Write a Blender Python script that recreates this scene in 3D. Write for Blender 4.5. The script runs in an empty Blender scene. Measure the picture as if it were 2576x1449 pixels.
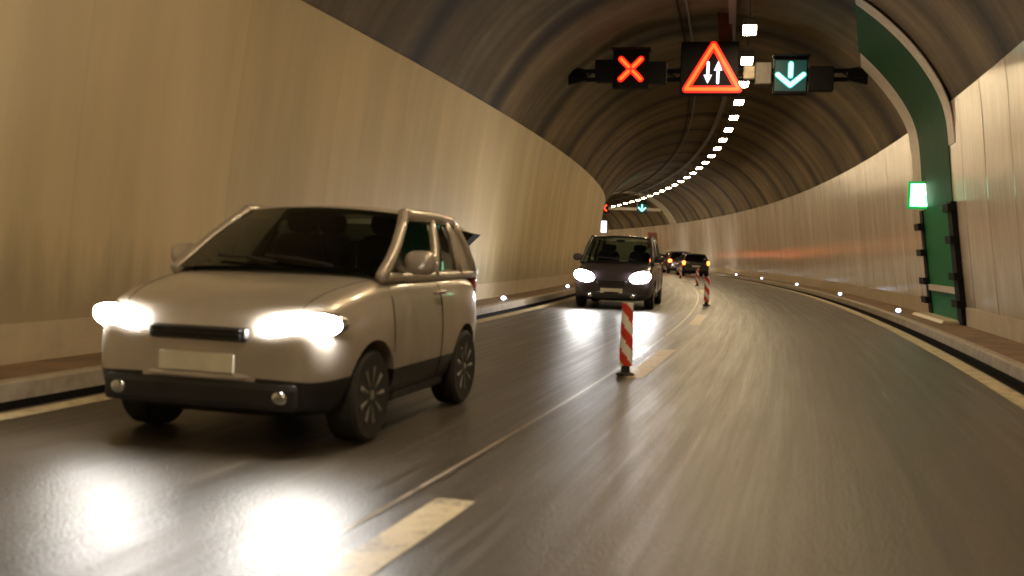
import bpy, bmesh, math, random
import numpy as np
from mathutils import Vector, Matrix
random.seed(7)
SC = bpy.context.scene
COL = SC.collection
R = math.radians

# ------------------------------------------------------------------ camera, world, exposure
CAM_O, EYE = 1.6996, 1.25
YAW, PITCH, ROLL, FPX = 0.30143, 0.03589, 0.03331, 2600.0
cd = bpy.data.cameras.new("camera"); cam = bpy.data.objects.new("camera", cd); COL.objects.link(cam)
_r = Vector((math.cos(YAW), math.sin(YAW), 0))
_f = Vector((-math.sin(YAW) * math.cos(PITCH), math.cos(YAW) * math.cos(PITCH), -math.sin(PITCH)))
_u = _r.cross(_f)
_ir = _r * math.cos(ROLL) + _u * math.sin(ROLL)
_iu = -_r * math.sin(ROLL) + _u * math.cos(ROLL)
_m = Matrix((( _ir.x, _iu.x, -_f.x, CAM_O), (_ir.y, _iu.y, -_f.y, 0), (_ir.z, _iu.z, -_f.z, EYE), (0, 0, 0, 1)))
cam.matrix_world = _m
cd.sensor_width = 36; cd.lens = FPX / 2576 * 36
cd.clip_start = 0.05; cd.clip_end = 1000
cd.dof.use_dof = True; cd.dof.focus_distance = 26.0; cd.dof.aperture_fstop = 1.5
SC.camera = cam
SC.render.engine = "CYCLES"
SC.cycles.use_denoising = True
SC.cycles.max_bounces = 9; SC.cycles.diffuse_bounces = 5; SC.cycles.glossy_bounces = 4
SC.cycles.transparent_max_bounces = 16
SC.cycles.sample_clamp_indirect = 8.0
SC.cycles.filter_width = 1.7
W = bpy.data.worlds.new("World"); SC.world = W; W.use_nodes = True
W.node_tree.nodes["Background"].inputs[0].default_value = (0.01, 0.01, 0.012, 1)   # inside a tunnel: no sky reaches it
W.node_tree.nodes["Background"].inputs[1].default_value = 0.1
SC.view_settings.view_transform = "Standard"; SC.view_settings.look = "None"
SC.view_settings.exposure = 0.0; SC.view_settings.gamma = 1.0
LAMP = 116.0          # radiance of the ceiling lamps
HEAD = 300.0         # radiance of the headlights

# ------------------------------------------------------------------ the road's own coordinates
K0, K1 = 0.0039352, -7.1e-06
_fs = np.arange(-80, 230, 0.1)
_th = np.where(_fs > 0, K0 * np.minimum(_fs, 130) + K1 * np.minimum(_fs, 130) ** 2 / 2 + np.maximum(_fs - 130, 0) * (K0 + K1 * 130), K0 * _fs)
_x = np.cumsum(-np.sin(_th)) * .1; _y = np.cumsum(np.cos(_th)) * .1
_i0 = 800
_x -= _x[_i0]; _y -= _y[_i0]
def head(s): return float(np.interp(s, _fs, _th))
def at(s, o=0.0, z=0.0):
    t = head(s)
    return Vector((float(np.interp(s, _fs, _x)) + o * math.cos(t), float(np.interp(s, _fs, _y)) + o * math.sin(t), z))
def half(z, side=1):
    """half width of the tunnel's inner face at height z"""
    b = 4.87 if side > 0 else 4.78
    if z < 4.2:
        k = (z - .15) / 4.05
        return b + (4.37 - b) * k + (-.03 if side > 0 else .06) * math.sin(math.pi * k)
    return math.sqrt(max(4.85 ** 2 - (z - 2.05) ** 2, 0))

# ------------------------------------------------------------------ materials
def mat(name, col, rough=.5, metal=0.0, emit=None, strength=0.0, coat=0.0, spec=.5):
    m = bpy.data.materials.new(name); m.use_nodes = True
    b = m.node_tree.nodes["Principled BSDF"]
    b.inputs["Base Color"].default_value = (*col, 1); b.inputs["Roughness"].default_value = rough
    b.inputs["Metallic"].default_value = metal; b.inputs["Specular IOR Level"].default_value = spec
    b.inputs["Coat Weight"].default_value = coat
    if emit:
        b.inputs["Emission Color"].default_value = (*emit, 1); b.inputs["Emission Strength"].default_value = strength
    return m
class NT:
    def __init__(s, m): s.t = m.node_tree; s.b = s.t.nodes["Principled BSDF"]; s.L = s.t.links.new
    def n(s, typ, **kw):
        nd = s.t.nodes.new(typ)
        for k, v in kw.items(): setattr(nd, k, v)
        return nd
    def noise(s, vec, scale, detail=4, rough=.55):
        nd = s.n("ShaderNodeTexNoise"); nd.inputs["Scale"].default_value = scale
        nd.inputs["Detail"].default_value = detail; nd.inputs["Roughness"].default_value = rough
        s.L(vec, nd.inputs["Vector"]); return nd.outputs["Fac"]
    def scale(s, vec, xyz):
        nd = s.n("ShaderNodeVectorMath", operation="MULTIPLY"); nd.inputs[1].default_value = xyz
        s.L(vec, nd.inputs[0]); return nd.outputs[0]
    def ramp(s, fac, stops):
        nd = s.n("ShaderNodeValToRGB"); e = nd.color_ramp.elements
        while len(e) < len(stops): e.new(.5)
        for el, (p, c) in zip(e, stops): el.position = p; el.color = (*c, 1) if len(c) == 3 else c
        s.L(fac, nd.inputs[0]); return nd.outputs[0]
    def math(s, op, a, b=None):
        nd = s.n("ShaderNodeMath", operation=op)
        for i, q in enumerate((a, b)):
            if q is None: continue
            if isinstance(q, (int, float)): nd.inputs[i].default_value = q
            else: s.L(q, nd.inputs[i])
        return nd.outputs[0]
    def mix(s, fac, a, b, blend="MIX"):
        nd = s.n("ShaderNodeMix", data_type="RGBA", blend_type=blend)
        for i, q in ((0, fac), (6, a), (7, b)):
            if isinstance(q, (int, float)): nd.inputs[i].default_value = q
            elif isinstance(q, tuple): nd.inputs[i].default_value = (*q, 1)
            else: s.L(q, nd.inputs[i])
        return nd.outputs[2]
    def uv(s): return s.n("ShaderNodeUVMap", uv_map="UVMap").outputs[0]
    def sep(s, v):
        nd = s.n("ShaderNodeSeparateXYZ"); s.L(v, nd.inputs[0]); return nd.outputs
    def bump(s, h, strength, dist=.02):
        nd = s.n("ShaderNodeBump"); nd.inputs["Strength"].default_value = strength; nd.inputs["Distance"].default_value = dist
        s.L(h, nd.inputs["Height"]); s.L(nd.outputs[0], s.b.inputs["Normal"])
def groove(t, u, period, width, phase=0.0):
    """1 inside a joint repeated every `period` metres along u, else 0 (soft edge)"""
    a = t.math("ADD", u, -phase); a = t.math("DIVIDE", a, period); a = t.math("FRACT", a)
    a = t.math("ADD", a, -.5); a = t.math("ABSOLUTE", a)            # .5 at the joint
    a = t.math("SUBTRACT", .5, a); a = t.math("MULTIPLY", a, period)
    a = t.math("DIVIDE", a, width); a = t.math("SUBTRACT", 1.0, a)
    return t.math("MAXIMUM", a, 0.0)

M = {}
def asphalt():
    m = mat("asphalt", (.07, .062, .052), .42, spec=.5); t = NT(m); uv = t.uv()
    lanes = t.noise(t.scale(uv, (.03, 1.6, 1)), 1.0, 4, .6)
    broad = t.noise(t.scale(uv, (.16, 7, 1)), 1.0, 5, .7)
    streak = t.noise(t.scale(uv, (.45, 30, 1)), 1.0, 4, .7)
    blot = t.noise(t.scale(uv, (.45, .7, 1)), 1.0, 6, .65)
    vo = t.n("ShaderNodeTexVoronoi", feature="F1"); vo.inputs["Scale"].default_value = 85.0
    t.L(t.scale(uv, (.55, 1, 1)), vo.inputs["Vector"])
    grain = t.noise(t.scale(uv, (.6, 1, 1)), 55.0, 4, .8)
    c = t.ramp(lanes, [(.3, (.036, .028, .020)), (.7, (.064, .051, .036))])
    dark = lambda c, k, f, a, b, w=.17: t.mix(k, c, t.ramp(f, [(.5 - w, (a, a, a)), (.5 + w, (b, b, b * .98))]), "MULTIPLY")
    c = dark(c, .85, broad, .45, 1.3); c = dark(c, .55, streak, .5, 1.3); c = dark(c, .5, blot, .6, 1.2)
    c = dark(c, .9, grain, .35, 1.6)
    c = t.mix(.5, c, t.ramp(vo.outputs["Color"], [(0, (.55, .55, .55)), (1, (1.5, 1.47, 1.4))]), "MULTIPLY")
    t.L(c, t.b.inputs["Base Color"])
    r = t.math("ADD", t.math("MULTIPLY", broad, .50), t.math("MULTIPLY", streak, .26))
    r = t.math("ADD", r, t.math("MULTIPLY", blot, .10))
    t.L(t.math("ADD", r, -.025), t.b.inputs["Roughness"])
    h = t.math("ADD", t.math("MULTIPLY", grain, .8), t.math("MULTIPLY", streak, .5))
    h = t.math("ADD", h, t.math("MULTIPLY", vo.outputs["Distance"], -.8))
    t.bump(h, .33, .010)
    return m
def wall_mat(name, col, gloss, seam, seamk=.75, var=1.0, spec=.5):
    m = mat(name, col, gloss, spec=spec); t = NT(m); uv = t.uv(); xyz = t.sep(uv)
    dirt = t.noise(t.scale(uv, (.9, .12, 1)), 1.0, 5, .6)
    fine = t.noise(t.scale(uv, (9, .7, 1)), 1.0, 4, .6)
    pan = t.n("ShaderNodeTexWhiteNoise", noise_dimensions="1D")
    t.L(t.math("FLOOR", t.math("DIVIDE", xyz[0], seam)), pan.inputs["W"])
    k = lambda a: tuple(q * a for q in col)
    c = t.ramp(dirt, [(.28, k(.78)), (.72, k(1.1))])
    c = t.mix(.55 * var, c, t.ramp(fine, [(.3, (.72, .70, .66)), (.7, (1.12, 1.12, 1.12))]), "MULTIPLY")
    c = t.mix(.35, c, t.ramp(pan.outputs[0], [(0, (.8, .79, .77)), (1, (1.1, 1.1, 1.1))]), "MULTIPLY")
    splash = t.math("SUBTRACT", t.math("MULTIPLY", t.noise(t.scale(uv, (1.6, .25, 1)), 1.0, 5, .65), 1.9), t.math("ADD", t.math("MULTIPLY", xyz[1], .9), .25))
    splash = t.n("ShaderNodeClamp").outputs[0] if False else t.math("MINIMUM", t.math("MAXIMUM", splash, 0.0), .6)
    c = t.mix(splash, c, k(.38))
    drip = t.ramp(t.noise(t.scale(uv, (4.5, .22, 1)), 1.0, 3, .6), [(.62, (1, 1, 1)), (.74, (.72, .68, .62))])
    c = t.mix(var * .8, c, drip, "MULTIPLY")
    g = groove(t, xyz[0], seam, .035)
    c = t.mix(t.math("MULTIPLY", g, seamk), c, k(.2))
    t.L(c, t.b.inputs["Base Color"])
    t.L(t.math("ADD", t.math("MULTIPLY", fine, .25), gloss - .12), t.b.inputs["Roughness"])
    h = t.math("SUBTRACT", t.math("MULTIPLY", dirt, .6), t.math("MULTIPLY", g, min(1.0, seamk * 1.6)))
    t.bump(h, .35, .015)
    return m
def vault_mat():
    m = mat("vault_concrete", (.17, .14, .11), .75); t = NT(m); uv = t.uv(); xyz = t.sep(uv)
    ribs = t.noise(t.scale(uv, (1.1, .10, 1)), 1.0, 4, .6)
    blot = t.noise(t.scale(uv, (.35, .45, 1)), 1.0, 6, .65)
    fine = t.noise(uv, 14, 4, .6)
    c = t.ramp(ribs, [(.3, (.085, .061, .030)), (.5, (.17, .124, .066)), (.72, (.28, .207, .115))])
    c = t.mix(.8, c, t.ramp(blot, [(.3, (.45, .5, .4)), (.7, (1.2, 1.15, 1.1))]), "MULTIPLY")
    c = t.mix(.4, c, t.ramp(fine, [(.3, (.7, .7, .7)), (.7, (1.2, 1.2, 1.2))]), "MULTIPLY")
    seg = t.n("ShaderNodeTexWhiteNoise", noise_dimensions="1D")
    t.L(t.math("FLOOR", t.math("DIVIDE", t.math("ADD", xyz[0], -26.1), 5.2)), seg.inputs["W"])
    c = t.mix(.5, c, t.ramp(seg.outputs[0], [(0, (.7, .7, .7)), (1, (1.15, 1.15, 1.15))]), "MULTIPLY")
    wob = t.math("MULTIPLY", t.noise(t.scale(uv, (.5, 1.3, 1)), 1.0, 4, .6), .35)
    g = groove(t, t.math("ADD", xyz[0], wob), 5.2, .72, 26.25)
    g = t.math("POWER", g, .6)
    c = t.mix(t.math("MULTIPLY", g, .92), c, (.010, .008, .006))
    t.L(c, t.b.inputs["Base Color"])
    t.bump(t.math("SUBTRACT", t.math("MULTIPLY", fine, .3), g), .6, .03)
    return m
def plain(name, col, rough=.6, var=.35, sc=6.0, **kw):
    m = mat(name, col, rough, **kw); t = NT(m)
    co = t.n("ShaderNodeTexCoord").outputs["Object"]
    f = t.noise(co, sc, 5, .6)
    k = lambda a: tuple(min(q * a, 1) for q in col)
    t.L(t.ramp(f, [(.3, k(1 - var)), (.7, k(1 + var * .6))]), t.b.inputs["Base Color"])
    t.L(t.math("ADD", t.math("MULTIPLY", f, .2), max(rough - .1, .02)), t.b.inputs["Roughness"])
    return m
def glow(name, col, strength): return mat(name, (.02, .02, .02), .4, emit=col, strength=strength)
def glass(name, tint, clear):
    m = bpy.data.materials.new(name); m.use_nodes = True; t = m.node_tree; t.nodes.clear()
    o = t.nodes.new("ShaderNodeOutputMaterial"); tr = t.nodes.new("ShaderNodeBsdfTransparent"); gl = t.nodes.new("ShaderNodeBsdfGlossy")
    mx = t.nodes.new("ShaderNodeMixShader"); fr = t.nodes.new("ShaderNodeFresnel"); fr.inputs[0].default_value = 1.5
    tr.inputs[0].default_value = (*tint, 1); gl.inputs["Roughness"].default_value = clear; gl.inputs[0].default_value = (.9, .95, .92, 1)
    t.links.new(fr.outputs[0], mx.inputs[0]); t.links.new(tr.outputs[0], mx.inputs[1]); t.links.new(gl.outputs[0], mx.inputs[2])
    t.links.new(mx.outputs[0], o.inputs[0]); return m
M["asphalt"] = asphalt()
M["wall_l"] = wall_mat("painted_wall_matt", (.57, .465, .275), .6, 2.6, .08, .1)
M["wall_r"] = wall_mat("painted_wall_glossy", (.62, .525, .42), .20, 1.75, .5, 1.0, 1.0)
M["vault"] = vault_mat()
M["plinth"] = plain("plinth_concrete", (.46, .375, .25), .7, .15, 3.0)
M["pave"] = plain("pavement_concrete", (.17, .105, .055), .8, .45, 2.0)
M["kerb"] = plain("kerb_stone", (.30, .25, .19), .7)
M["drain"] = plain("slot_drain", (.008, .007, .006), .9, spec=.05)
def line_paint():
    m = mat("worn_line_paint", (.5, .43, .28), .5); t = NT(m); uv = t.uv(); co = t.n("ShaderNodeTexCoord").outputs["Object"]
    f = t.noise(t.scale(co, (1, 1, 1)), 5.0, 8, .75); f2 = t.noise(co, 42.0, 4, .8)
    w = t.math("ADD", t.math("MULTIPLY", f, .65), t.math("MULTIPLY", f2, .35))
    t.L(t.ramp(w, [(.40, (.10, .08, .055)), (.48, (.42, .355, .22)), (.62, (.55, .47, .30))]), t.b.inputs["Base Color"])
    t.L(t.ramp(w, [(.4, (.45, .45, .45)), (.6, (.62, .62, .62))]), t.b.inputs["Roughness"]); t.bump(f2, .3, .006); return m
M["line"] = line_paint()
M["seam"] = plain("joint_sealant", (.26, .22, .17), .3)
M["cream"] = plain("cream_paint", (.52, .44, .31), .5, .15)
M["white_paint"] = plain("white_paint", (.56, .49, .41), .45, .2)
M["green"] = plain("green_paint_shaded", (.002, .055, .017), .6, .2, 3.0, spec=.2)  # exit green with the shade of the upper band painted in
M["green_lit"] = plain("green_paint_lit", (.002, .14, .045), .55, .2, 3.0, spec=.2)  # same exit green, painted lighter as its better lit copy
M["black"] = plain("black_metal", (.008, .007, .007), .65, spec=.15)
M["steel"] = plain("grey_steel", (.20, .19, .17), .5, .2, metal=.3)
M["panel_grey"] = plain("dull_grey_panel", (.12, .105, .085), .6)
M["beige"] = plain("beige_casing", (.33, .27, .19), .5)
M["red_lit"] = plain("red_lit_steel", (.22, .06, .03), .6)  # plain steel, the triangle's red light painted into its colour
M["lamp"] = glow("lamp_diffuser", (1.0, .75, .44), LAMP)
M["stud"] = glow("stud_led", (.72, .80, 1.0), 9.0)
M["red"] = glow("red_led", (1.0, .012, .008), 1.6)
M["orange"] = glow("overexposed_red_core", (1.0, .15, .014), 2.0)  # orange middle painted in for the overexposure of red strokes
M["white_led"] = glow("white_led", (.9, .92, 1.0), 2.2)
M["teal"] = glow("teal_led_edge", (.02, .62, .50), 1.0)
M["mint"] = glow("overexposed_green_core", (.36, 1.0, .86), 2.6)  # pale middle painted in for the overexposure of the green arrow
M["tealface"] = mat("signal_face_glow", (.004, .03, .03), .4, emit=(0, .09, .08), strength=.3)  # arrow's teal glow put into the face as colour and faint emission
M["exit_green"] = glow("exit_sign_green", (.20, 1.0, .34), 5.0)
M["exit_rim"] = glow("exit_sign_rim", (.004, .42, .07), .9)
M["exit_white"] = glow("exit_sign_white", (.82, 1.0, .82), 4.0)
M["box_white"] = glow("wall_light_white", (.78, .90, 1.0), 3.2)
M["head"] = glow("headlight_glow", (1.0, .95, .88), HEAD)
M["head_far"] = glow("headlight_glow_far", (1.0, .97, .94), HEAD * .6)
M["tail"] = glow("tail_lamp_glow", (1.0, .16, .025), 11.0)
M["tail_off"] = mat("red_lamp_glass", (.25, .01, .008), .2)
M["rubber"] = plain("tyre_rubber", (.014, .014, .014), .75)
M["alloy"] = plain("alloy_rim", (.35, .34, .33), .35, .1, metal=.8)
M["trim"] = plain("black_trim", (.012, .012, .012), .45)
M["seat"] = plain("dark_seat_cloth", (.03, .03, .032), .9)
M["plate"] = plain("number_plate", (.62, .58, .46), .4, .1)
M["glass"] = glass("car_glass", (.42, .50, .44), .03)
M["glass_dark"] = glass("dark_car_glass", (.14, .165, .13), .05)
M["bred"] = plain("beacon_red", (.62, .045, .015), .45, .1)
M["bwhite"] = plain("beacon_white", (.85, .84, .80), .45, .05)
M["chrome"] = mat("chrome", (.6, .6, .6), .12, 1.0)
def paint(name, col, metal=.0, rough=.35): 
    m = mat(name, col, rough, metal, coat=.7); m.node_tree.nodes["Principled BSDF"].inputs["Coat Roughness"].default_value = .08
    t = NT(m); f = t.noise(t.n("ShaderNodeTexCoord").outputs["Object"], 2.2, 5, .6)
    k = lambda a: tuple(q * a for q in col)
    t.L(t.ramp(f, [(.3, k(.82)), (.7, k(1.08))]), t.b.inputs["Base Color"]); return m
M["silver"] = paint("silver_beige_paint", (.47, .42, .36), .45, .34)
M["plum"] = paint("dark_plum_paint", (.030, .022, .026))
M["ink"] = paint("black_paint", (.010, .010, .012))
M["maroon"] = paint("dark_red_paint", (.075, .012, .008))
M["slate"] = paint("dark_green_grey_paint", (.025, .03, .026))

# ------------------------------------------------------------------ mesh helpers
class MB:
    """collects shapes into ONE mesh object"""
    def __init__(s): s.bm = bmesh.new(); s.uvl = s.bm.loops.layers.uv.new("UVMap"); s.mi = 0
    def face(s, vs, uvs=None):
        try: f = s.bm.faces.new(vs)
        except ValueError: return None
        f.material_index = s.mi
        if uvs:
            for l, q in zip(f.loops, uvs): l[s.uvl].uv = q
        return f
    def box(s, c, d, rot=None, bev=0.0):
        n0 = set(s.bm.verts)
        r = bmesh.ops.create_cube(s.bm, size=1.0); vs = r["verts"]
        m = Matrix.Translation(Vector(c)) @ (rot.to_4x4() if rot else Matrix.Identity(4)) @ Matrix.Diagonal((*d, 1))
        bmesh.ops.transform(s.bm, matrix=m, verts=vs)
        fs = {f for v in vs for f in v.link_faces}
        for f in fs: f.material_index = s.mi
        if bev:
            es = list({e for v in vs for e in v.link_edges})
            bmesh.ops.bevel(s.bm, geom=es, offset=bev, segments=2, affect="EDGES", profile=.6, material=-1)
        return s
    def tube(s, pts, rad, n=8, caps=True, flat=1.0):
        pts = [Vector(p) for p in pts]; rings = []
        rads = rad if isinstance(rad, (list, tuple)) else [rad] * len(pts)
        for i, p in enumerate(pts):
            a = pts[max(i - 1, 0)]; b = pts[min(i + 1, len(pts) - 1)]; d = (b - a).normalized()
            up = Vector((0, 0, 1)) if abs(d.z) < .95 else Vector((0, 1, 0))
            x = d.cross(up).normalized(); y = x.cross(d)
            rings.append([s.bm.verts.new(p + (x * math.cos(2 * math.pi * k / n) + y * math.sin(2 * math.pi * k / n) * flat) * rads[i]) for k in range(n)])
        for a, b in zip(rings, rings[1:]):
            for k in range(n): s.face((a[k], a[(k + 1) % n], b[(k + 1) % n], b[k]))
        if caps: s.face(rings[0][::-1]); s.face(rings[-1])
        return s
    def lathe(s, prof, n=28, axis="X", c=(0, 0, 0)):
        rings = []
        for (r, h) in prof:
            ring = []
            for k in range(n):
                a = 2 * math.pi * k / n; p = (h, r * math.cos(a), r * math.sin(a)) if axis == "X" else (r * math.cos(a), r * math.sin(a), h)
                ring.append(s.bm.verts.new(Vector(c) + Vector(p)))
            rings.append(ring)
        for a, b in zip(rings, rings[1:]):
            for k in range(n): s.face((a[k], a[(k + 1) % n], b[(k + 1) % n], b[k]))
        s.face(rings[0][::-1]); s.face(rings[-1])
        return s
    def grid(s, P, closed=False):
        V = [[s.bm.verts.new(Vector(p)) for p in row] for row in P]
        for a, b in zip(V, V[1:]):
            for k in range(len(a) - 1): s.face((a[k], a[k + 1], b[k + 1], b[k]))
        return V
    def prism(s, poly, y0, y1, place):
        """outline in (x, z), pushed from y0 to y1"""
        a = [s.bm.verts.new(place(x, y0, z)) for x, z in poly]; b = [s.bm.verts.new(place(x, y1, z)) for x, z in poly]
        s.face(a); s.face(b[::-1]); n = len(poly)
        for k in range(n): s.face((a[k], b[k], b[(k + 1) % n], a[(k + 1) % n]))
        return s
    def blob(s, c, r, rot=None, e=1.0, nu=20, nv=10):
        """super-ellipsoid"""
        f = lambda t, q: math.copysign(abs(t) ** q, t)
        rows = []
        for i in range(nv + 1):
            v = -math.pi / 2 + math.pi * i / nv; row = []
            for j in range(nu):
                u = 2 * math.pi * j / nu
                p = Vector((r[0] * f(math.cos(v), e) * f(math.cos(u), e), r[1] * f(math.cos(v), e) * f(math.sin(u), e), r[2] * f(math.sin(v), e)))
                if rot: p = rot @ p
                row.append(s.bm.verts.new(Vector(c) + p))
            rows.append(row)
        for a, b in zip(rows, rows[1:]):
            for k in range(nu): s.face((a[k], a[(k + 1) % nu], b[(k + 1) % nu], b[k]))
        return s
    def done(s, name, mats, parent=None, smooth=False, merge=True):
        if merge: bmesh.ops.remove_doubles(s.bm, verts=s.bm.verts, dist=1e-5)
        bmesh.ops.recalc_face_normals(s.bm, faces=s.bm.faces)
        me = bpy.data.meshes.new(name); s.bm.to_mesh(me); s.bm.free()
        for m in (mats if isinstance(mats, (list, tuple)) else [mats]): me.materials.append(M[m] if isinstance(m, str) else m)
        if smooth:
            for p in me.polygons: p.use_smooth = True
        o = bpy.data.objects.new(name, me); COL.objects.link(o)
        if parent: o.parent = parent
        return o
def smooth_by_angle(o, deg=40):
    me = o.data; bm = bmesh.new(); bm.from_mesh(me)
    for f in bm.faces: f.smooth = True
    for e in bm.edges:
        if len(e.link_faces) == 2 and e.calc_face_angle(0) > R(deg): e.smooth = False
    bm.to_mesh(me); bm.free()
def sweep(prof, s0, s1, ds=1.0, closed=True):
    """a profile [(o, z), ...] carried along the road; UV = (metres along, metres around)"""
    mb = MB(); n = max(2, int(round((s1 - s0) / ds)) + 1); S = np.linspace(s0, s1, n)
    arc = [0.0]
    for a, b in zip(prof, prof[1:]): arc.append(arc[-1] + math.dist(a, b))
    if closed: arc.append(arc[-1] + math.dist(prof[-1], prof[0]))
    V = [[mb.bm.verts.new(at(s, o, z)) for o, z in prof] for s in S]
    m = len(prof)
    for i in range(n - 1):
        for k in range(m if closed else m - 1):
            k2 = (k + 1) % m
            mb.face((V[i][k], V[i][k2], V[i + 1][k2], V[i + 1][k]), [(S[i], arc[k]), (S[i], arc[k + 1]), (S[i + 1], arc[k + 1]), (S[i + 1], arc[k])])
    if closed: mb.face(V[0]); mb.face(V[-1][::-1])
    return mb
def tag(o, label=None, cat=None, group=None, kind=None):
    for k, v in (("label", label), ("category", cat), ("group", group), ("kind", kind)):
        if v: o[k] = v
    return o
def thing(name, loc, rotz=0.0, label=None, cat=None, group=None):
    o = bpy.data.objects.new(name, None); o.location = loc; o.rotation_euler = (0, 0, rotz); COL.objects.link(o)
    o.empty_display_size = .3
    return tag(o, label, cat, group)
def copy_tree(o, parent=None):
    c = o.copy(); COL.objects.link(c)
    if parent: c.parent = parent
    for ch in list(o.children): copy_tree(ch, c)
    return c
ORD = "nearest second third fourth fifth sixth seventh eighth ninth tenth eleventh twelfth thirteenth fourteenth fifteenth sixteenth seventeenth eighteenth nineteenth twentieth".split()

# ------------------------------------------------------------------ setting: road, markings, pavements
S0, S1 = -60.0, 185.0
os_ = [-3.78, -2.8, -1.9, -.9, 0, .9, 1.9, 2.8, 3.78]
road = sweep([(o, 0) for o in os_], S0, S1, 1.0, closed=False).done("road", "asphalt", smooth=True); tag(road, kind="structure")
sweep([(3.54, .004), (3.75, .004)], S0, S1, 1.0, False).done("edge_line", "line", road)
sweep([(-3.71, .004), (-3.50, .004)], S0, S1, 1.0, False).done("edge_line", "line", road)
sweep([(-.275, .004), (-.245, .004)], S0, S1, 1.0, False).done("road_joint", "seam", road)
for e in (4.8 - 8.86, 4.8, 13.8, 22.6, 31.4, 40.2, 49, 57.8, 66.6, 75.4, 84.2, 93):
    sweep([(-.10, .004), (.10, .004)], e - 3.4, e, .5, False).done("lane_dash", "line", road)
for sd in (1, -1):
    gut = sweep([(sd * 3.775, -.10), (sd * 3.78, -.002), (sd * 3.80, -.06), (sd * 3.97, -.06), (sd * 3.985, .02), (sd * 3.985, -.10)], S0, S1).done("gutter", "drain", road)
    k = sweep([(sd * 3.98, -.05), (sd * 3.995, .145), (sd * 4.02, .16), (sd * 4.13, .16), (sd * 4.13, -.05)], S0, S1).done("kerb", "kerb"); tag(k, kind="structure")
    b = half(.15, sd) + .05
    p = sweep([(sd * 4.13, .10), (sd * 4.13, .157), (sd * b, .165), (sd * b, .10)], S0, S1).done("pavement", "pave"); tag(p, kind="structure")

# ------------------------------------------------------------------ tunnel: vault and cladding walls
def arc_pts(a0, a1, n, r=4.85, zc=2.05):
    return [(r * math.cos(a0 + (a1 - a0) * i / n), zc + r * math.sin(a0 + (a1 - a0) * i / n)) for i in range(n + 1)]
aR = math.asin((4.2 - 2.05) / 4.85)
inn = [(4.40, 4.12)] + arc_pts(aR, math.pi - aR, 40)[1:-1] + [(-4.40, 4.12)]
inn = [(5.25, .1), (4.98, 2.0), (4.52, 4.08)] + arc_pts(aR - .01, math.pi - aR + .01, 40, 4.88) + [(-4.52, 4.08), (-4.98, 2.0), (-5.25, .1)]
out = [(-5.6, .1)] + [(-o, z) for o, z in arc_pts(.15, math.pi - .15, 20, 5.5)] + [(5.6, .1)]
vault = sweep(inn + out, S0, S1, 1.25).done("tunnel_vault", "vault")
smooth_by_angle(vault, 30)
tag(vault, "dark sooty concrete tunnel vault with ring joints arching over the road", "tunnel vault")
ring = sweep(arc_pts(aR, math.pi - aR, 40, 4.86) + arc_pts(math.pi - aR, aR, 40, 4.90), 93.5, 96.5, .5).done("painted_ring", "cream", vault)
for sd in (1, -1):
    zs = [.5 + (4.2 - .5) * i / 10 for i in range(11)]
    front = [(sd * half(z, sd), z) for z in zs]; back = [(sd * (half(z, sd) + .075), z) for z in reversed(zs)]
    w = sweep(front + back, S0, S1, 1.25).done("cladding_wall", "wall_r" if sd > 0 else "wall_l"); smooth_by_angle(w, 30)
    tag(w, "glossy pale tunnel wall on the outside of the bend, streaked with lamp reflections" if sd > 0 else
        "matt tan tunnel wall on the inside of the bend, behind the silver car", "wall")
    sk = sweep([(sd * (half(.16, sd) - .03), .16), (sd * (half(.5, sd) - .02), .5), (sd * (half(.5, sd) + .05), .5), (sd * (half(.16, sd) + .05), .16)], S0, S1).done("plinth", "plinth", w)

# ------------------------------------------------------------------ emergency exit marked by a painted band
def band(sd, s0, s1, z0, end_o, off):
    """strip lying on wall and vault from height z0 up to where it meets half width end_o(s)"""
    def curve(eo):
        ae = math.acos(eo / 4.85); pts = []; z = z0
        while z < 4.15: pts.append((half(z, sd) - off, z)); z += .12
        a = aR
        while a < ae: pts.append(((4.85 - off) * math.cos(a), 2.05 + (4.85 - off) * math.sin(a))); a += .028
        pts.append(((4.85 - off) * math.cos(ae), 2.05 + (4.85 - off) * math.sin(ae)))
        for _ in range(14):
            pts = [pts[0]] + [tuple((pts[i - 1][k] + 2 * pts[i][k] + pts[i + 1][k]) / 4 for k in (0, 1)) for i in range(1, len(pts) - 1)] + [pts[-1]]
        ln = np.concatenate([[0], np.cumsum([math.dist(a_, b_) for a_, b_ in zip(pts, pts[1:])])]); q = np.linspace(0, ln[-1], 48)
        P_ = np.array(pts); return list(zip(np.interp(q, ln, P_[:, 0]), np.interp(q, ln, P_[:, 1])))
    mb = MB(); n = max(2, int((s1 - s0) / .4) + 1); rows = []
    for s in np.linspace(s0, s1, n):
        pts = curve(end_o(s) if callable(end_o) else end_o)
        ring_ = pts + [(o + .02, z) for o, z in reversed(pts)]
        rows.append([mb.bm.verts.new(at(s, sd * o, z)) for o, z in ring_])
    m = len(rows[0])
    for a, b in zip(rows, rows[1:]):
        for k in range(m): mb.face((a[k], a[(k + 1) % m], b[(k + 1) % m], b[k]))
    mb.face(rows[0]); mb.face(rows[-1][::-1])
    return mb
ex = thing("emergency_exit", at(21.8, 4.9, .16), 0, "green painted emergency exit band curving up the right wall beside the lit square sign", "emergency exit")
def on(root, o):
    """parent a mesh built in world space to an unrotated empty"""
    o.data.transform(Matrix.Translation(-Vector(root.location))); o.parent = root; return o
EO = lambda s: 3.10 + (s - 23.4) * .14
on(ex, band(1, 20.3, 23.3, 2.4, EO, .022).done("green_band", "green"))
for a, b in ((19.75, 20.29), (23.31, 24.3)):
    on(ex, band(1, a, b, 3.45 if a < 22 else 2.7, lambda s: EO(s) + .03, .018).done("white_border", "white_paint"))
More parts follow.
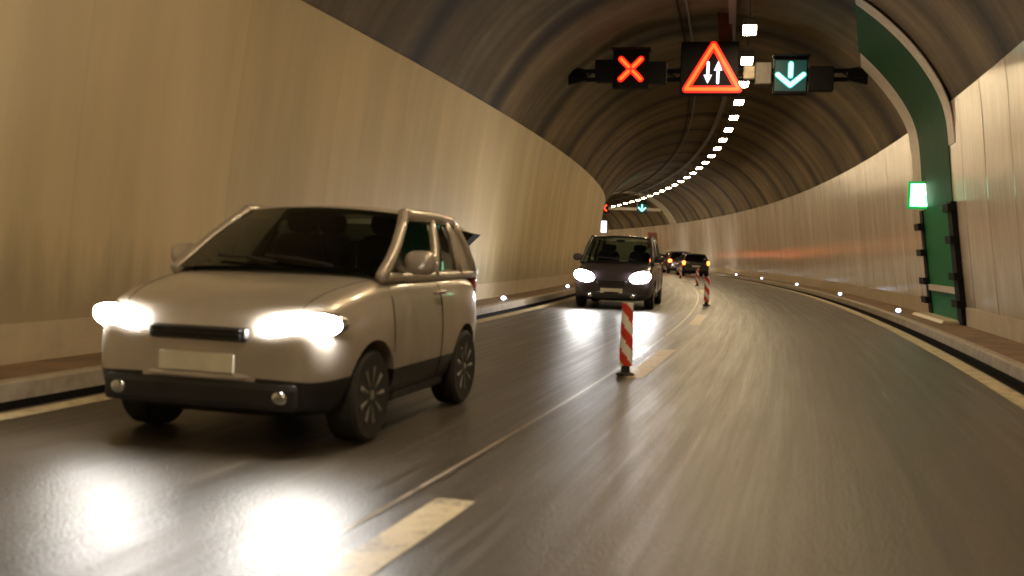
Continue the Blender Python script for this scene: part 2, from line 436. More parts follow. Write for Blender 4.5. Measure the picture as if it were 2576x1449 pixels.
def wallbox(s0, s1, z0, z1, off, th):
    zz = [z0 + (z1 - z0) * i / 4 for i in range(5)]
    return sweep([(half(z) - off, z) for z in zz] + [(half(z) - off + th, z) for z in reversed(zz)], s0, s1, .4)
door = on(ex, wallbox(20.42, 23.28, .22, 2.40, .035, .06).done("door", "green_lit"))
mb = wallbox(20.5, 23.2, .72, .84, .085, .05)
on(ex, mb.done("push_bar", "white_paint")).parent = door
on(ex, wallbox(20.02, 20.42, .16, 2.42, .10, .12).done("door_post", "black"))
on(ex, wallbox(23.28, 23.62, .16, 2.40, .06, .08).done("door_post", "black"))
for (s_, z_) in ((20.22, 2.3), (20.22, 1.72), (20.22, 1.05), (20.22, .55), (23.5, 2.05), (23.5, 1.5), (23.5, .9), (23.5, .5)):
    on(ex, wallbox(s_ - .26, s_ + .26, z_ - .07, z_ + .07, .17, .12).done("hinge", "black"))
on(ex, sweep([(4.45, .166), (4.50, .22), (4.96, .22), (4.96, .166)], 20.3, 23.6, .4).done("threshold", "cream"))

ex2 = thing("emergency_exit", at(67.5, -4.5, .16), 0, "green painted band high on the vault over the far end of the left wall", "emergency exit")
on(ex2, band(-1, 65.5, 69.2, .55, 1.9, .022).done("green_band", "green_lit"))
for a, b in ((64.8, 65.49), (69.21, 69.9)):
    on(ex2, band(-1, a, b, .55, 1.95, .018).done("white_border", "white_paint"))

# ------------------------------------------------------------------ ceiling lamps
def make_lamp():
    r = thing("ceiling_lamp", (0, 0, 0))
    mb = MB(); mb.box((0, 0, .075), (.32, 1.04, .09), bev=.015)
    for x in (-.150, .150): mb.box((x, 0, .012), (.018, 1.04, .06))
    for y in (-.511, .511): mb.box((0, y, .012), (.282, .018, .06))
    mb.done("housing", "steel", r)
    MB().box((0, 0, .0), (.26, .98, .05), bev=.006).done("diffuser", "lamp", r)
    mb = MB()
    for y in (-.35, .35): mb.tube([(0, y, .11), (0, y, .66)], .015, 6)
    mb.box((0, 0, .30), (.10, .8, .03))
    mb.done("hanger", "steel", r)
    return r
lamp0 = make_lamp(); first = True
k = 0
for n in range(-13, 40):
    s = 22.855 + 3.5301 * n
    if s > 150: break
    L = lamp0 if first else copy_tree(lamp0); first = False
    L.location = at(s, .764, 6.183); L.rotation_euler = (0, 0, head(s))
    if n < 0: lb = "white ceiling lamp in the overhead row, above and behind the viewpoint"
    elif k < 20:
        lb = ("nearest and largest glowing white ceiling lamp, high above the warning triangle" if k == 0 else
              f"glowing white ceiling lamp, {ORD[k]} from the near end of the curving overhead row")
    else: lb = "tiny white ceiling lamp at the far end of the curving row, above the far gantry"
    if n >= 0: k += 1
    tag(L, lb, "ceiling lamp", "white lamps in a row along the tunnel crown")
for o_c, z_c, nm in ((-.62, 6.80, "pale"), (-.80, 6.77, "dark")):
    ring_ = [(o_c + .028 * math.cos(q), z_c + .028 * math.sin(q)) for q in np.linspace(0, 2 * math.pi, 9)[:-1]]
    cb = sweep(ring_, S0, S1, 1.25).done("cable", "steel" if nm == "pale" else "black", smooth=True)
    tag(cb, f"{nm} grey cable clipped along the crown of the vault, left of the tray" if nm == "pale" else "black cable clipped along the crown of the vault, left of the pale one", "cable")
mbt = sweep([(.30, 6.66), (.30, 6.72), (.46, 6.72), (.46, 6.66)], S0, S1, 1.25)
tag(mbt.done("cable_tray", "steel"), "thin grey cable tray running along the vault beside the lamps", "cable tray")

# ------------------------------------------------------------------ kerb studs
def make_stud():
    r = thing("kerb_stud", (0, 0, 0))
    MB().box((0, 0, .02), (.14, .16, .04), bev=.012).done("casing", "steel", r)
    MB().blob((0, -.06, .055), (.055, .045, .045)).done("lens", "stud", r, smooth=True)
    return r
st0 = make_stud(); used = False
# (s, side, label)
sts = [(24.0, 1, "glowing white kerb stud on the right pavement, just left of the green exit band"),
       (34.4, 1, "glowing white kerb stud on the right pavement, second nearest of the right-hand studs"),
       (45.6, 1, "glowing white kerb stud on the right pavement, middle one of the five right-hand studs"),
       (57.0, 1, "glowing white kerb stud on the right pavement, second farthest of the right-hand studs"),
       (66.5, 1, "farthest glowing kerb stud on the right pavement, beside the black hatchback"),
       (21.8, -1, "glowing white kerb stud on the left pavement between silver car and dark van"),
       (31.5, -1, "glowing white kerb stud on the left pavement beside the dark van's headlight")]
for s, sd, lb in sts:
    o = st0 if not used else copy_tree(st0); used = True
    o.location = at(s, sd * 4.22, .165); o.rotation_euler = (0, 0, head(s)); tag(o, lb, "kerb stud", "lit studs along the kerbs")

# ------------------------------------------------------------------ signals over the lanes
def frame_at(s):
    th = head(s); o = at(s)
    return lambda x, y, z: Vector((o.x + x * math.cos(th) - y * math.sin(th), o.y + x * math.sin(th) + y * math.cos(th), z))
def stroke(mb, a, b, w, y, th, P, tip=0.0):
    """bar from a to b in the (x, z) plane with rounded ends"""
    ax, az = a; bx, bz = b; d = math.hypot(bx - ax, bz - az); ux, uz = (bx - ax) / d, (bz - az) / d; nx, nz = -uz, ux
    poly = []
    for k in range(7):
        q = math.pi / 2 + math.pi * k / 6
        poly.append((ax + w * (ux * math.cos(q) + nx * math.sin(q)), az + w * (uz * math.cos(q) + nz * math.sin(q))))
    for k in range(7):
        q = -math.pi / 2 + math.pi * k / 6
        poly.append((bx + w * (ux * math.cos(q) + nx * math.sin(q)), bz + w * (uz * math.cos(q) + nz * math.sin(q))))
    mb.prism(poly, y, y - th, P)
def casing(root, P, x, z, w, h, d, m="black", name="casing"):
    mb = MB(); mb.prism([(x - w / 2, z - h / 2), (x + w / 2, z - h / 2), (x + w / 2, z + h / 2), (x - w / 2, z + h / 2)], 0, d, P)
    o = mb.done(name, m); bm = bmesh.new(); bm.from_mesh(o.data); bmesh.ops.bevel(bm, geom=bm.edges[:], offset=.02, segments=1, affect="EDGES"); bm.to_mesh(o.data); bm.free()
    return on(root, o)
def cross_signal(s, x, z, sz, lab):
    P = frame_at(s); r = thing("lane_signal", P(x, 0, z), 0, lab, "lane signal", "lane signals over the carriageway")
    casing(r, P, x, z, sz * 1.35, sz * 1.40, .25)
    for nm, w, y, m in (("glowing_cross", .115, -.003, "red"), ("cross_core", .05, -.022, "orange")):
        mb = MB(); k = sz * .37
        for sx in (-1, 1):
            for sz_ in (-1, 1): stroke(mb, (x + sx * k * .22, z + sz_ * k * .22), (x + sx * k, z + sz_ * k), w * sz, y, .016, P)
        on(r, mb.done(nm, m))
    mb = MB()
    mb.prism([(x - sz * .72, z + sz * .70), (x + sz * .72, z + sz * .70), (x + sz * .72, z + sz * .74), (x - sz * .72, z + sz * .74)], -.22, .25, P)
    on(r, mb.done("visor", "black")); return r
def arrow_signal(s, x, z, sz, lab):
    P = frame_at(s); r = thing("lane_signal", P(x, 0, z), 0, lab, "lane signal", "lane signals over the carriageway")
    casing(r, P, x, z, sz * 1.22, sz * 1.35, .25)
    mb = MB(); q = sz * .56; mb.prism([(x - q, z - q), (x + q, z - q), (x + q, z + q), (x - q, z + q)], -.002, -.012, P); on(r, mb.done("face", "tealface"))
    for nm, w, y, m in (("glowing_arrow", .11, -.014, "teal"), ("arrow_core", .075, -.032, "mint")):
        mb = MB(); w *= sz
        stroke(mb, (x, z + sz * .42), (x, z - sz * .02), w, y, .016, P)
        stroke(mb, (x - sz * .46, z + sz * .03), (x, z - sz * .36), w, y - .001, .016, P)
        stroke(mb, (x + sz * .46, z + sz * .03), (x, z - sz * .36), w, y - .002, .016, P)
        on(r, mb.done(nm, m))
    mb = MB()
    mb.prism([(x - sz * .66, z + sz * .68), (x + sz * .66, z + sz * .68), (x + sz * .66, z + sz * .72), (x - sz * .66, z + sz * .72)], -.22, .25, P)
    on(r, mb.done("visor", "black")); return r
GS = 24.3
P = frame_at(GS)
gan = thing("sign_gantry", P(0, .35, 5.5), 0, "dark steel gantry across the vault carrying the red cross, triangle and green arrow", "gantry")
mb = MB()
for (z, y) in ((5.42, .30), (5.62, .30), (5.42, .50), (5.62, .50)): mb.tube([P(-3.36, y, z), P(3.36, y, z)], .035, 8)
for i in range(24):
    x0 = -3.36 + i * .28; mb.tube([P(x0, .30, 5.42 if i % 2 else 5.62), P(x0 + .28, .30, 5.62 if i % 2 else 5.42)], .018, 6)
on(gan, mb.done("beam", "black"))
for e in (-1, 1):
    mb = MB(); mb.prism([(e * 3.0, 5.40), (e * 3.44, 5.30), (e * 3.44, 5.72), (e * 3.0, 5.66)], .34, .46, P); on(gan, mb.done("end_bracket", "black"))
for xc, w, zc, h in ((-2.45, .62, 5.57, .52), (-1.33, .5, 5.53, .50), (2.40, .55, 5.38, .56)):
    casing(gan, P, xc, zc, w, h, .28, "black", "control_box")
casing(gan, P, .80, 5.52, .26, .30, .2, "beige", "junction_box")
casing(gan, P, 1.12, 5.50, .36, .50, .2, "panel_grey", "back_panel")
mb = MB()
mb.prism([(.10, 6.12), (.42, 6.12), (.34, 6.95), (.02, 6.95)], .2, .32, P); on(gan, mb.done("hanger_plate", "red_lit"))
cross_signal(GS, -1.91, 5.60, .63, "lit red cross closing the left lane on the near gantry")
arrow_signal(GS, 1.72, 5.44, .62, "lit green downward arrow over the right lane on the near gantry")
# warning triangle
r = thing("warning_sign", P(-.06, 0, 5.6), 0, "lit red warning triangle with two opposing white arrows in the middle of the near gantry", "warning sign")
xc, zb, zt, hw = -.02, 5.13, 6.17, .60
casing(r, P, -.10, 5.62, 1.32, 1.22, .28)
def tri(mb, inset, y, th, w):
    a = (xc - hw, zb); b = (xc + hw, zb); c = (xc, zt - .02)
    for p, q, dy in ((a, b, 0), (b, c, .0012), (c, a, .0024)): stroke(mb, p, q, w, y - dy, th, P)
mb = MB(); tri(mb, 0, -.004, .014, .082); on(r, mb.done("glowing_triangle", "red"))
mb = MB(); tri(mb, 0, -.024, .014, .034); on(r, mb.done("triangle_core", "orange"))
mb = MB()
stroke(mb, (-.13, 5.36), (-.13, 5.74), .032, -.004, .015, P)
mb.prism([(-.225, 5.46), (-.13, 5.26), (-.035, 5.46)], -.0055, -.0205, P)
stroke(mb, (.10, 5.28), (.10, 5.64), .032, -.004, .015, P)
mb.prism([(.005, 5.56), (.195, 5.56), (.10, 5.78)], -.0055, -.0205, P)
on(r, mb.done("opposing_arrows", "white_led"))
# the far gantry
FS = 96.0
PF = frame_at(FS)
g2 = thing("sign_gantry", PF(0, .3, 5.6), 0, "far pale gantry beam beyond the bend, beside the small green arrow", "gantry")
mb = MB(); mb.prism([(-3.4, 5.35), (3.4, 5.35), (3.4, 5.62), (-3.4, 5.62)], .28, .5, PF); on(g2, mb.done("beam", "cream"))
for e in (-1, 1):
    mb = MB(); mb.tube([PF(e * 3.3, .4, 5.48), PF(e * 3.65, .4, 5.3)], .07, 8); on(g2, mb.done("end_bracket", "black"))
cross_signal(FS, -1.95, 5.48, .70, "tiny lit red cross on the far gantry where the left wall hides the road")
arrow_signal(FS, 1.6, 5.58, .70, "tiny lit green downward arrow on the far gantry")

# ------------------------------------------------------------------ lit signs and small wall fittings
es = thing("exit_sign", at(22.9, 4.4, 2.7), head(22.9), "square glowing green and white exit sign jutting from the wall at the green band", "exit sign")
MB().box((0, .07, 0), (.50, .13, .58), bev=.02).done("casing", "exit_rim", es)
MB().box((0, -.004, 0), (.41, .014, .48)).done("green_face", "exit_green", es)
mb = MB()
# running figure and doorway, bright white
Q = lambda x, y, z: Vector((x, y, z))
def st(a, b, w): stroke(mb, a, b, w, -.0125 - .0008 * len(mb.bm.verts) / 28, .010, Q)
st((-.01, .02), (.02, .12), .07); st((.05, .17), (.051, .171), .05)
st((-.02, -.02), (.06, -.09), .04); st((.06, -.09), (.02, -.19), .038); st((-.03, -.02), (-.10, -.10), .04); st((-.10, -.10), (-.17, -.12), .036)
st((.03, .09), (.12, .03), .034); st((-.01, .09), (-.11, .05), .034); st((.155, -.20), (.155, .20), .03); st((-.15, .19), (.15, .21), .03)
mb.done("running_figure", "exit_white", es)
MB().box((.30, .07, 0), (.14, .05, .12), bev=.01).done("arm", "steel", es)

wl = thing("wall_light", at(73, -3.98, 3.15), head(73), "upright bluish-white lit box jutting from the left wall at the bend", "wall light")
MB().box((0, .1, 0), (.44, .16, .86), bev=.03).done("casing", "steel", wl)
MB().box((0, 0, 0), (.38, .03, .80), bev=.01).done("lit_face", "box_white", wl)

wd = thing("wall_horn", at(19.9, -4.72, 1.45), head(19.9), "small dark wedge-shaped fitting on the tan left wall, above the left kerb stud", "wall fitting")
mb = MB(); mb.prism([(.0, .17), (.34, .10), (.04, -.19), (.0, -.19)], -.28, .28, Q); mb.done("wedge_cover", "black", wd)
MB().box((-.03, 0, -.01), (.05, .62, .42), bev=.01).done("back_plate", "steel", wd)

bd = thing("wall_board", at(103, 4.05, 2.75), head(103), "reddish brown framed board at the right wall far behind the dark van", "board")
MB().box((0, .03, 0), (1.0, .05, 1.45)).done("panel", plain("brown_board", (.24, .11, .06), .6), bd)
mb = MB()
for x in (-.5, .5): mb.box((x, 0, 0), (.08, .10, 1.55))
for z in (-.74, .74): mb.box((0, .002, z), (.92, .10, .08))
mb.done("frame", plain("red_frame", (.42, .09, .05), .5), bd)
MB().box((.55, .05, 0), (.06, .06, .3)).done("wall_arm", "steel", bd)

# ------------------------------------------------------------------ lane beacons
def make_beacon(h=.75):
    r = thing("lane_beacon", (0, 0, 0))
    MB().lathe([(.001, 0), (.095, 0), (.095, .018), (.045, .035), (.04, .10), (.001, .10)], 20, "Z").done("foot", "rubber", r, smooth=False)
    mb = MB(); n = 20
    zs = np.linspace(.10, h, 33); w = .070
    rows = []
    for z in zs:
        row = []
        for j in range(n):
            a = 2 * math.pi * j / n; tp = 1.0 - .12 * (z - .10) / (h - .10)
            row.append(mb.bm.verts.new((w * tp * math.cos(a), .045 * math.sin(a), z)))
        rows.append(row)
    mb.face(rows[0][::-1]); mb.face(rows[-1])
    for i in range(len(zs) - 1):
        for j in range(n):
            a = 2 * math.pi * (j + .5) / n
            zz = (zs[i] + zs[i + 1]) / 2 + .10 * math.cos(a) * (1 if math.sin(a) < 0 else -1) * .9
            mb.mi = 1 if int(math.floor((h - zz) / .135)) % 2 == 0 else 0
            mb.face((rows[i][j], rows[i][(j + 1) % n], rows[i + 1][(j + 1) % n], rows[i + 1][j]))
    mb.done("striped_blade", ["bwhite", "bred"], r)
    return r
b0 = make_beacon()
for i, (s, o, lb) in enumerate([(10.55, -.10, "nearest red and white lane beacon, washed out by the dark van's headlight"),
                                (27.0, .0, "red and white lane beacon standing alone on the centre line beyond the third dash"),
                                (45.5, .0, "small red and white lane beacon in front of the black hatchback"),
                                (60.5, .15, "farthest small red and white lane beacon, left of the dark red car")]):
    o_ = b0 if i == 0 else copy_tree(b0)
    o_.location = at(s, o, .004); o_.rotation_euler = (0, 0, head(s)); tag(o_, lb, "lane beacon", "red and white beacons along the centre line")

# ------------------------------------------------------------------ vehicles
def bake(o, cutters=()):
    """apply subdivision and wheel-arch cuts to the mesh itself"""
    sub = o.modifiers.new("sub", "SUBSURF"); sub.levels = 2; sub.render_levels = 2
    for c in cutters:
        b = o.modifiers.new("cut", "BOOLEAN"); b.operation = "DIFFERENCE"; b.object = c; b.solver = "EXACT"
    dg = bpy.context.evaluated_depsgraph_get(); dg.update()
    me = bpy.data.meshes.new_from_object(o.evaluated_get(dg)); o.modifiers.clear(); o.data = me
    for c in cutters: bpy.data.objects.remove(c)
    smooth_by_angle(o, 32)
def vehicle(name, P, loc, rz, label, cat, group=None):
    r = thing(name, (0, 0, 0), 0, label, cat, group)
    L, Wd, H = P["L"], P["W"], P["H"]; hw = Wd / 2; pm = P["paint"]
    Y = lambda d: L / 2 - d                       # d = metres behind the nose
    # ---- body shell
    secs = []
    for (d, w, zb, zt, cr) in P["secs"]:
        w *= hw; h = zt - zb
        half_ = [(0, zb), (.78 * w, zb), (.95 * w, zb + .10 * h), (1.0 * w, zb + .36 * h), (1.0 * w, zb + .62 * h), (.975 * w, zb + .85 * h), (.90 * w, zt - .005), (.55 * w, zt + .7 * cr), (0, zt + cr)]
        ring = half_ + [(-x, z) for x, z in reversed(half_[1:-1])]
        secs.append([(x, Y(d), z) for x, z in ring])
    mb = MB(); V = []
    for ring in secs: V.append([mb.bm.verts.new(p) for p in ring])
    n = len(V[0])
    for a, b in zip(V, V[1:]):
        for k in range(n): mb.face((a[k], a[(k + 1) % n], b[(k + 1) % n], b[k]))
    def cap(v):      # split the end into strips so it subdivides cleanly
        for k in range(0, n // 2 - 1):
            i, j = k, k + 1; i2, j2 = (n - k) % n, n - k - 1
            if k == 0: mb.face((v[0], v[1], v[n - 1]))
            else: mb.face((v[i], v[j], v[j2], v[i2]))
        mb.face((v[n // 2 - 1], v[n // 2], v[n // 2 + 1]))
    cap(V[0]); cap(V[-1])
    body = mb.done("body", pm, r)
    cut = []
    R0 = P["wheel"]
    for d in P["axles"]:
        for sx in (-1, 1):
            c = MB().lathe([(R0 + .055, sx * (hw - .26)), (R0 + .055, sx * (hw + .3))], 32, "X", (0, Y(d), R0)).done("arch_cut", "black"); cut.append(c)
    bake(body, cut)
    body.data.materials.append(M["trim"])
    for p in body.data.polygons:
        if p.center.z < P.get("clad", .30): p.material_index = len(body.data.materials) - 1
    # ---- wheels
    for d in P["axles"]:
        for sx in (-1, 1):
            w0 = MB().lathe([(R0 * .62, -.10), (R0 * .9, -.105), (R0 * .985, -.085), (R0, -.03), (R0, .03), (R0 * .985, .085), (R0 * .9, .105), (R0 * .62, .10)], 36, "X").done("wheel", "rubber", r, smooth=False)
            smooth_by_angle(w0, 35); w0.location = (sx * (hw - .125), Y(d), R0)
            q = MB().lathe([(.001, .02), (R0 * .60, .02), (R0 * .655, .06), (R0 * .655, .10), (R0 * .60, .098), (R0 * .56, .05), (.001, .05)], 30, "X")
            for k in range(9):
                a = 2 * math.pi * k / 9; q.tube([(.07, .05 * math.cos(a), .05 * math.sin(a)), (.085, R0 * .62 * math.cos(a), R0 * .62 * math.sin(a))], [.030, .024], 8)
            q.blob((.075, 0, 0), (.03, .06, .06))
            rim = q.done("rim", "alloy", w0)
            if sx < 0: rim.rotation_euler = (0, 0, math.pi)
    # ---- cabin
    wb, wr = P["wb"] * hw, P["wr"] * hw
    cow, rf, rr, rb = P["cowl"], P["rf"], P["rr"], P["rb"]; zc, zr0, zbr = P["zc"], P["H"], P["zbr"]
    bow = .14
    def ws(u, v):        # windscreen: u across -1..1, v up 0..1
        x = u * (wb + (wr - wb) * v); d = cow + (rf - cow) * v - bow * (1 - u * u) * (1 - .35 * v) + .02 * math.sin(math.pi * v) * -1
        return (x, Y(d), zc + (zr0 - .045 - zc) * v + .035 * (1 - u * u) * v + .03 * (1 - u * u) * (1 - v))
    gl = P["glass"]
    o = MB(); o.grid([[ws(-1 + 2 * i / 14, j / 6) for i in range(15)] for j in range(7)]); o.done("windscreen", gl, r, smooth=True)
    def side(sx, d, v):
        """cabin side surface at distance d behind nose measured at the belt, v up"""
        t = (d - cow) / (rb - cow); dt = rf + (rr - rf) * t; dd = d + (dt - d) * v
        x = (wb + (wr - wb) * v + .05 * math.sin(math.pi * min(v, 1)) * .5) * (1 - .06 * max(t - .6, 0) / .4)
        z0 = zc + (zbr - zc) * t - .02; z1 = zr0 - .045 - .03 * max(t - .5, 0)
        return (sx * x, Y(dd), z0 + (z1 - z0) * v)
    bp = P["bpillars"]
    for sx in (-1, 1):
        edges = [cow] + bp + [rb]
        for i, (a, b) in enumerate(zip(edges, edges[1:])):
            solid = i in P.get("solid", ())
            a2, b2 = (a + .03, b - .03)
            o = MB(); rows = [[side(sx * .995, a2 + (b2 - a2) * k / 8, .02 + .94 * j / 4) for k in range(9)] for j in range(5)]
            o.grid(rows); o.done("quarter_panel" if solid else "side_window", pm if solid else gl, r, smooth=True)
        o = MB()
        for d in [cow] + bp + [rb]:
            wdt = .034 if d in bp else .04
            o.tube([side(sx, d, v) for v in (0, .25, .5, .75, 1)], [wdt * 1.15, wdt, wdt, wdt, wdt], 8)
        o.tube([side(sx, cow + (rb - cow) * k / 12, 1.0) for k in range(13)], .05, 8)
        o.tube([side(sx, cow + (rb - cow) * k / 12, 0.0) for k in range(13)], .035, 8)
        o.done("pillar_frame", pm, r, smooth=True)
    # rear screen
    def rs(u, v):
        x = u * .94 * (wb + (wr - wb) * v); d = rb + (rr - rb) * v + .07 * (1 - u * u)
        return (x, Y(d), zbr + (zr0 - .075 - zbr) * v)
    o = MB(); o.grid([[rs(-.96 + 1.92 * i / 10, .04 + .92 * j / 4) for i in range(11)] for j in range(5)]); o.done("rear_window", P.get("rearglass", gl), r, smooth=True)
    # roof
    def rp(u, t):
        d0 = rf - bow * .65 * (1 - u * u); d1 = rr + .07 * (1 - u * u); d = d0 + (d1 - d0) * t
        return (u * wr * (1 - .06 * max(t - .6, 0) / .4), Y(d), zr0 - .02 + .04 * (1 - u * u) - .03 * max(t - .5, 0) * 2 * .5 - .02 * (1 - min(t * 4, 1)))
    o = MB(); top = [[rp(-1 + 2 * i / 12, j / 10) for i in range(13)] for j in range(11)]
    o.grid(top); bot = [[(x, y, z - .045) for x, y, z in row] for row in top]; o.grid(bot)
    for a, b in ((top[0], bot[0]), (top[-1], bot[-1])): o.grid([a, b])
    o.grid([[q[0] for q in top], [q[0] for q in bot]]); o.grid([[q[-1] for q in top], [q[-1] for q in bot]])
    ro = o.done("roof", pm, r); smooth_by_angle(ro, 40)
    # interior
    o = MB(); ym = Y((cow + .32)); o.box((0, ym, zc - .03), (wb * 1.75, .55, .12), bev=.04); o.done("dashboard", "trim", r)
    o = MB(); o.box((0, (Y(cow + .55) + Y(rb - .1)) / 2, zc - .02), (wb * 1.72, abs(Y(cow + .55) - Y(rb - .1)), .02)); o.done("cabin_floor", "seat", r)
    for d in P["seats"]:
        for sx in (-1, 1):
            o = MB(); o.blob((sx * wb * .46, Y(d), zc + .06), (.22, .07, .22), e=.6); se = o.done("seat", "seat", r, smooth=True)
            MB().blob((sx * wb * .46, Y(d + .03), zc + .36), (.125, .05, .085), e=.7).done("headrest", "seat", se, smooth=True)
    o = MB(); cx = -wb * .46 if P.get("lhd", True) else wb * .46
    rot = Matrix.Rotation(R(65), 3, "X")
    o.tube([Vector((cx, Y(cow + .62), zc + .06)) + rot @ Vector((.17 * math.cos(a), .17 * math.sin(a), 0)) for a in np.linspace(0, 2 * math.pi, 25)], .014, 6, caps=False)
    o.done("steering_wheel", "trim", r, smooth=True)
    q = Vector(ws(0, .86)); MB().blob((0, q.y - .07, q.z - .03), (.11, .02, .035), None, .7).done("rear_view_mirror", "trim", r, smooth=True)
    # ---- nose
    if P.get("front", True):
        hx, hz, hl, hh, hd = P["headlight"]   # centre x, z, half length, half height, d
        for sx in (-1, 1):
            rot = Matrix.Rotation(sx * R(P.get("sweep", -24)), 3, "Z") @ Matrix.Rotation(sx * R(P.get("slant", -8)), 3, "Y")
            be = MB().blob((sx * hx, Y(hd) - .015, hz), (hl * 1.08, .09, hh * 1.12), rot, .85).done("headlight_surround", "chrome", r, smooth=True)
            MB().blob((sx * hx, Y(hd) + P.get("push", .05), hz), (hl, P.get("lensd", .07), hh), rot, .85).done("headlight", P.get("headmat", "head"), r, smooth=True)
        gz, gw, gh, gd = P["grille"]
        o = MB(); o.box((0, Y(gd), gz), (gw, .10, gh), bev=.03)
        for k in range(3): o.tube([(-gw * .45, Y(gd) + .055, gz - gh * .3 + gh * .3 * k), (gw * .45, Y(gd) + .055, gz - gh * .3 + gh * .3 * k)], .007, 6)
        o.done("grille", "trim", r)
        iz, iw, ih, idd = P["intake"]
        MB().box((0, Y(idd), iz), (iw, .10, ih), bev=.04).done("air_intake", "trim", r)
        for sx in (-1, 1):
            MB().blob((sx * iw * .42, Y(idd) + .045, iz), (.05, .02, .04), None, .9).done("fog_lamp", "chrome", r, smooth=True)
        o = MB(); o.tube([(u * iw * .56, Y(idd) + .05 - .14 * u * u, iz + ih * .62) for u in np.linspace(-1, 1, 11)], .022, 8); o.done("bumper_lip", pm, r, smooth=True)
        MB().box((0, Y(P["plate"][1]), P["plate"][0]), (.50, .02, .11), bev=.004).done("number_plate", "plate", r)
        for sx in (-1, 1):
            o = MB(); b0_ = Vector(ws(sx * .25 - .35, .03)) + Vector((0, .02, .02)); b1_ = Vector(ws(sx * .25 + .30, .12)) + Vector((0, .02, .02))
            o.tube([b0_, (b0_ + b1_) / 2 + Vector((0, .012, .012)), b1_], .011, 6); o.done("wiper", "trim", r)
    for sx in (-1, 1):
        q = side(sx, cow + .28, .10); o = MB(); o.blob((q[0] + sx * .15, q[1], q[2] + .06), (.115, .06, .085), None, .75)
        o.tube([(q[0] - sx * .02, q[1], q[2]), (q[0] + sx * .12, q[1], q[2] + .03)], .025, 8); o.done("wing_mirror", P.get("mirror", pm), r, smooth=True)
    from mathutils.bvhtree import BVHTree
    bvh = BVHTree.FromPolygons([v.co for v in body.data.vertices], [p.vertices for p in body.data.polygons])
    def skin(sx, y, z):
        h = bvh.ray_cast(Vector((sx * 2, y, z)), Vector((-sx, 0, 0)))[0]
        return h if h else Vector((sx * hw, y, z))
    for sx in (-1, 1):
        o = MB()
        for d0 in [cow + .06] + bp[:1] + ([bp[1]] if len(P["handles"]) > 1 else []):
            o.tube([skin(sx, Y(d0), zq) for zq in np.linspace(.30, zc - .08, 9)], .006, 5)
        o.tube([skin(sx, Y(d0), .30) for d0 in np.linspace(cow + .06, bp[len(P["handles"]) - 1], 9)], .006, 5)
        o.done("door_seam", "trim", r)
        o = MB(); o.tube([skin(sx, Y(d0), .235) + Vector((sx * .005, 0, 0)) for d0 in np.linspace(P["axles"][0] + R0 + .08, P["axles"][1] - R0 - .08, 10)], .045, 8); o.done("side_sill", "trim", r, smooth=True)
        def top(x, y):
            h = bvh.ray_cast(Vector((x, y, 3)), Vector((0, 0, -1)))[0]; return h if h else Vector((x, y, zc))
        o = MB(); o.tube([top(sx * (.70 + .12 * q) * hw, Y(.16 + (cow - .2) * q)) for q in np.linspace(0, 1, 8)], .005, 5); o.done("bonnet_seam", "trim", r)
    for sx in (-1, 1):
        for d in P["handles"]:
            o = MB(); o.tube([(sx * (hw * .985), Y(d), zc - .14), (sx * (hw * 1.01), Y(d + .03), zc - .135), (sx * (hw * 1.01), Y(d + .17), zc - .135), (sx * (hw * .985), Y(d + .20), zc - .14)], .014, 6); o.done("door_handle", pm, r, smooth=True)
    # ---- tail
    if P.get("rear", True):
        tx, tz, tw, th = P["tail"]
        for sx in (-1, 1):
            MB().blob((sx * tx, Y(P["taild"]), tz), (tw, .07, th), None, .55).done("tail_light", P.get("tailmat", "tail"), r, smooth=True)
        MB().box((0, Y(L) - .005, P["rplate"]), (.50, .03, .11), bev=.004).done("number_plate", "plate", r)
        MB().box((0, Y(L - .02), .42), (Wd * .84, .14, .16), bev=.04).done("rear_bumper", "trim", r)
    r.location = loc; r.rotation_euler = (0, 0, rz)
    return r

# silver compact car passing on the left
P1 = dict(clad=.44, tailmat="tail_off", L=3.12, W=1.72, H=1.53, paint="silver", wheel=.30, axles=(.68, 2.54), wb=.90, wr=.74, cowl=.92, rf=1.62, rr=2.78, rb=3.02, zc=1.06, zbr=1.06,
          secs=[(0, .62, .34, .66, .01), (.05, .82, .24, .78, .02), (.16, .93, .20, .88, .03), (.38, .985, .18, .955, .035), (.75, 1.0, .18, 1.02, .03), (.95, 1.0, .18, 1.05, .02),
                (1.8, 1.0, .18, 1.06, .0), (2.4, 1.0, .18, 1.06, .0), (2.84, .96, .22, 1.05, .0), (3.04, .90, .28, 1.0, .0), (3.12, .78, .36, .86, 0)],
          solid=(2,), bpillars=[1.92, 2.56], glass="glass_dark", seats=(1.95, 2.5), headlight=(.61, .755, .25, .078, .15), sweep=-16, slant=-6, lensd=.06, push=.045,
          grille=(.70, .66, .085, .03), intake=(.345, 1.30, .17, .045), plate=(.53, -.012), handles=(1.75,), tail=(.68, .95, .07, .14), taild=3.02, rplate=.62)
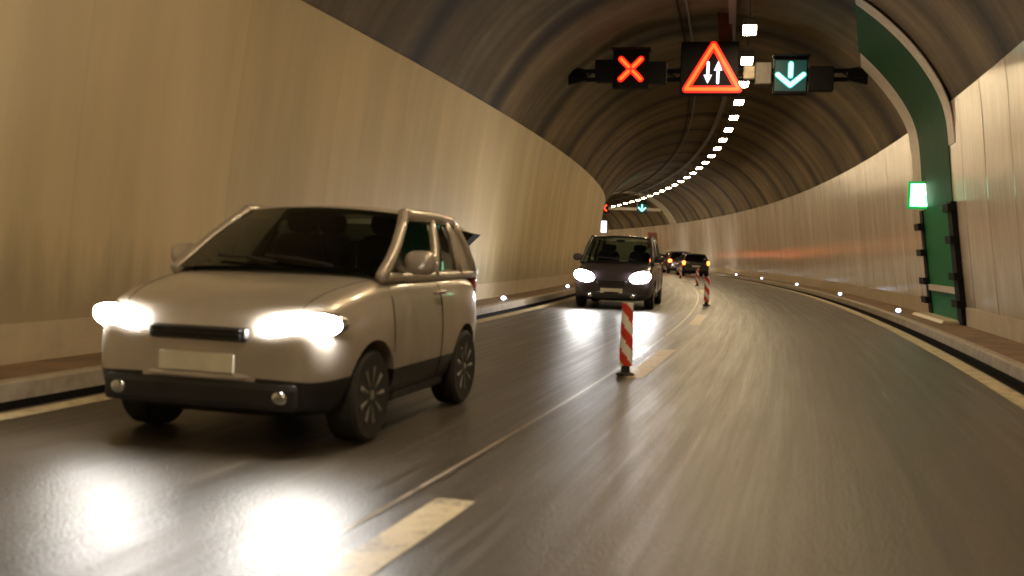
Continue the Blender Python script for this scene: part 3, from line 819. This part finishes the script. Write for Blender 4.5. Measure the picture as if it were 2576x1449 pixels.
P2 = dict(tailmat="tail_off", L=4.5, W=1.85, H=1.70, paint="plum", wheel=.32, axles=(.90, 3.65), wb=.90, wr=.76, cowl=.95, rf=1.85, rr=4.15, rb=4.42, zc=1.06, zbr=1.08,
          secs=[(0, .66, .30, .62, .01), (.06, .84, .22, .76, .02), (.2, .94, .19, .86, .03), (.5, .99, .18, .96, .03), (.9, 1.0, .18, 1.04, .02), (1.2, 1.0, .18, 1.06, .0),
                (2.5, 1.0, .18, 1.07, 0), (3.7, 1.0, .18, 1.08, 0), (4.2, .97, .22, 1.08, 0), (4.42, .90, .28, 1.0, 0), (4.5, .8, .36, .88, 0)],
          bpillars=[2.15, 3.35], glass="glass", seats=(2.2, 3.2), headlight=(.64, .735, .24, .13, .12), headmat="head_far", lensd=.03, push=.075, sweep=-6, slant=-14,
          grille=(.60, .66, .12, .02), intake=(.30, 1.15, .13, .03), plate=(.42, -.018), handles=(2.0, 3.1), tail=(.78, 1.0, .06, .18), taild=4.36, rplate=.7)
HB = dict(L=4.1, W=1.76, H=1.45, wheel=.31, axles=(.80, 3.35), wb=.90, wr=.70, cowl=1.05, rf=1.8, rr=3.6, rb=4.02, zc=.96, zbr=1.0,
          secs=[(0, .66, .30, .56, .01), (.06, .84, .22, .66, .02), (.2, .94, .19, .74, .03), (.5, .99, .18, .82, .03), (1.0, 1.0, .18, .93, .02), (1.3, 1.0, .18, .96, .0),
                (2.5, 1.0, .18, .98, 0), (3.4, 1.0, .18, 1.0, 0), (3.85, .97, .22, 1.0, 0), (4.03, .93, .28, .94, 0), (4.1, .86, .34, .84, 0)],
          bpillars=[2.0, 3.0], glass="glass_dark", seats=(2.1, 3.0), headlight=(.62, .66, .2, .07, .17), grille=(.52, .6, .1, .02), intake=(.3, 1.0, .1, .03), plate=(.42, -.018),
          handles=(1.9,), tail=(.76, .86, .085, .13), taild=4.02, rplate=.66)
def place(P, s_front, o, oncoming):
    """centre of a vehicle whose nose (oncoming) or tail (ahead) stands at s_front"""
    s = s_front + P["L"] / 2
    return at(s, o, .002), head(s) + (math.pi if oncoming else 0.0)
l, a = place(P1, 5.35, -1.84, True)
vehicle("compact_car", P1, l, a, "silver compact car with blazing headlights passing in the left lane, nearest of all the vehicles", "car")
l, a = place(P2, 23.3, -2.07, True)
vehicle("minivan", P2, l, a, "dark plum minivan with headlights on, coming behind the silver car in the left lane", "minivan")
l, a = place(HB, 66.0, 1.62, False)
vehicle("hatchback_car", dict(HB, paint="ink"), l, a, "black hatchback seen from behind, nearest of the cars driving away", "car", "cars driving away in the right lane")
l, a = place(HB, 75.0, 1.75, False)
vehicle("estate_car", dict(HB, paint="maroon", H=1.62, zc=1.02, zbr=1.06, W=1.82, wr=.76, rr=3.8, tail=(.78, .92, .13, .11)), l, a, "dark red tall car driving away, half hidden by the black hatchback", "car", "cars driving away in the right lane")
l, a = place(HB, 86.0, 1.7, False)
vehicle("saloon_car", dict(HB, paint="slate", H=1.40), l, a, "dark grey car far ahead, between the minivan and the dark red car", "car", "cars driving away in the right lane")
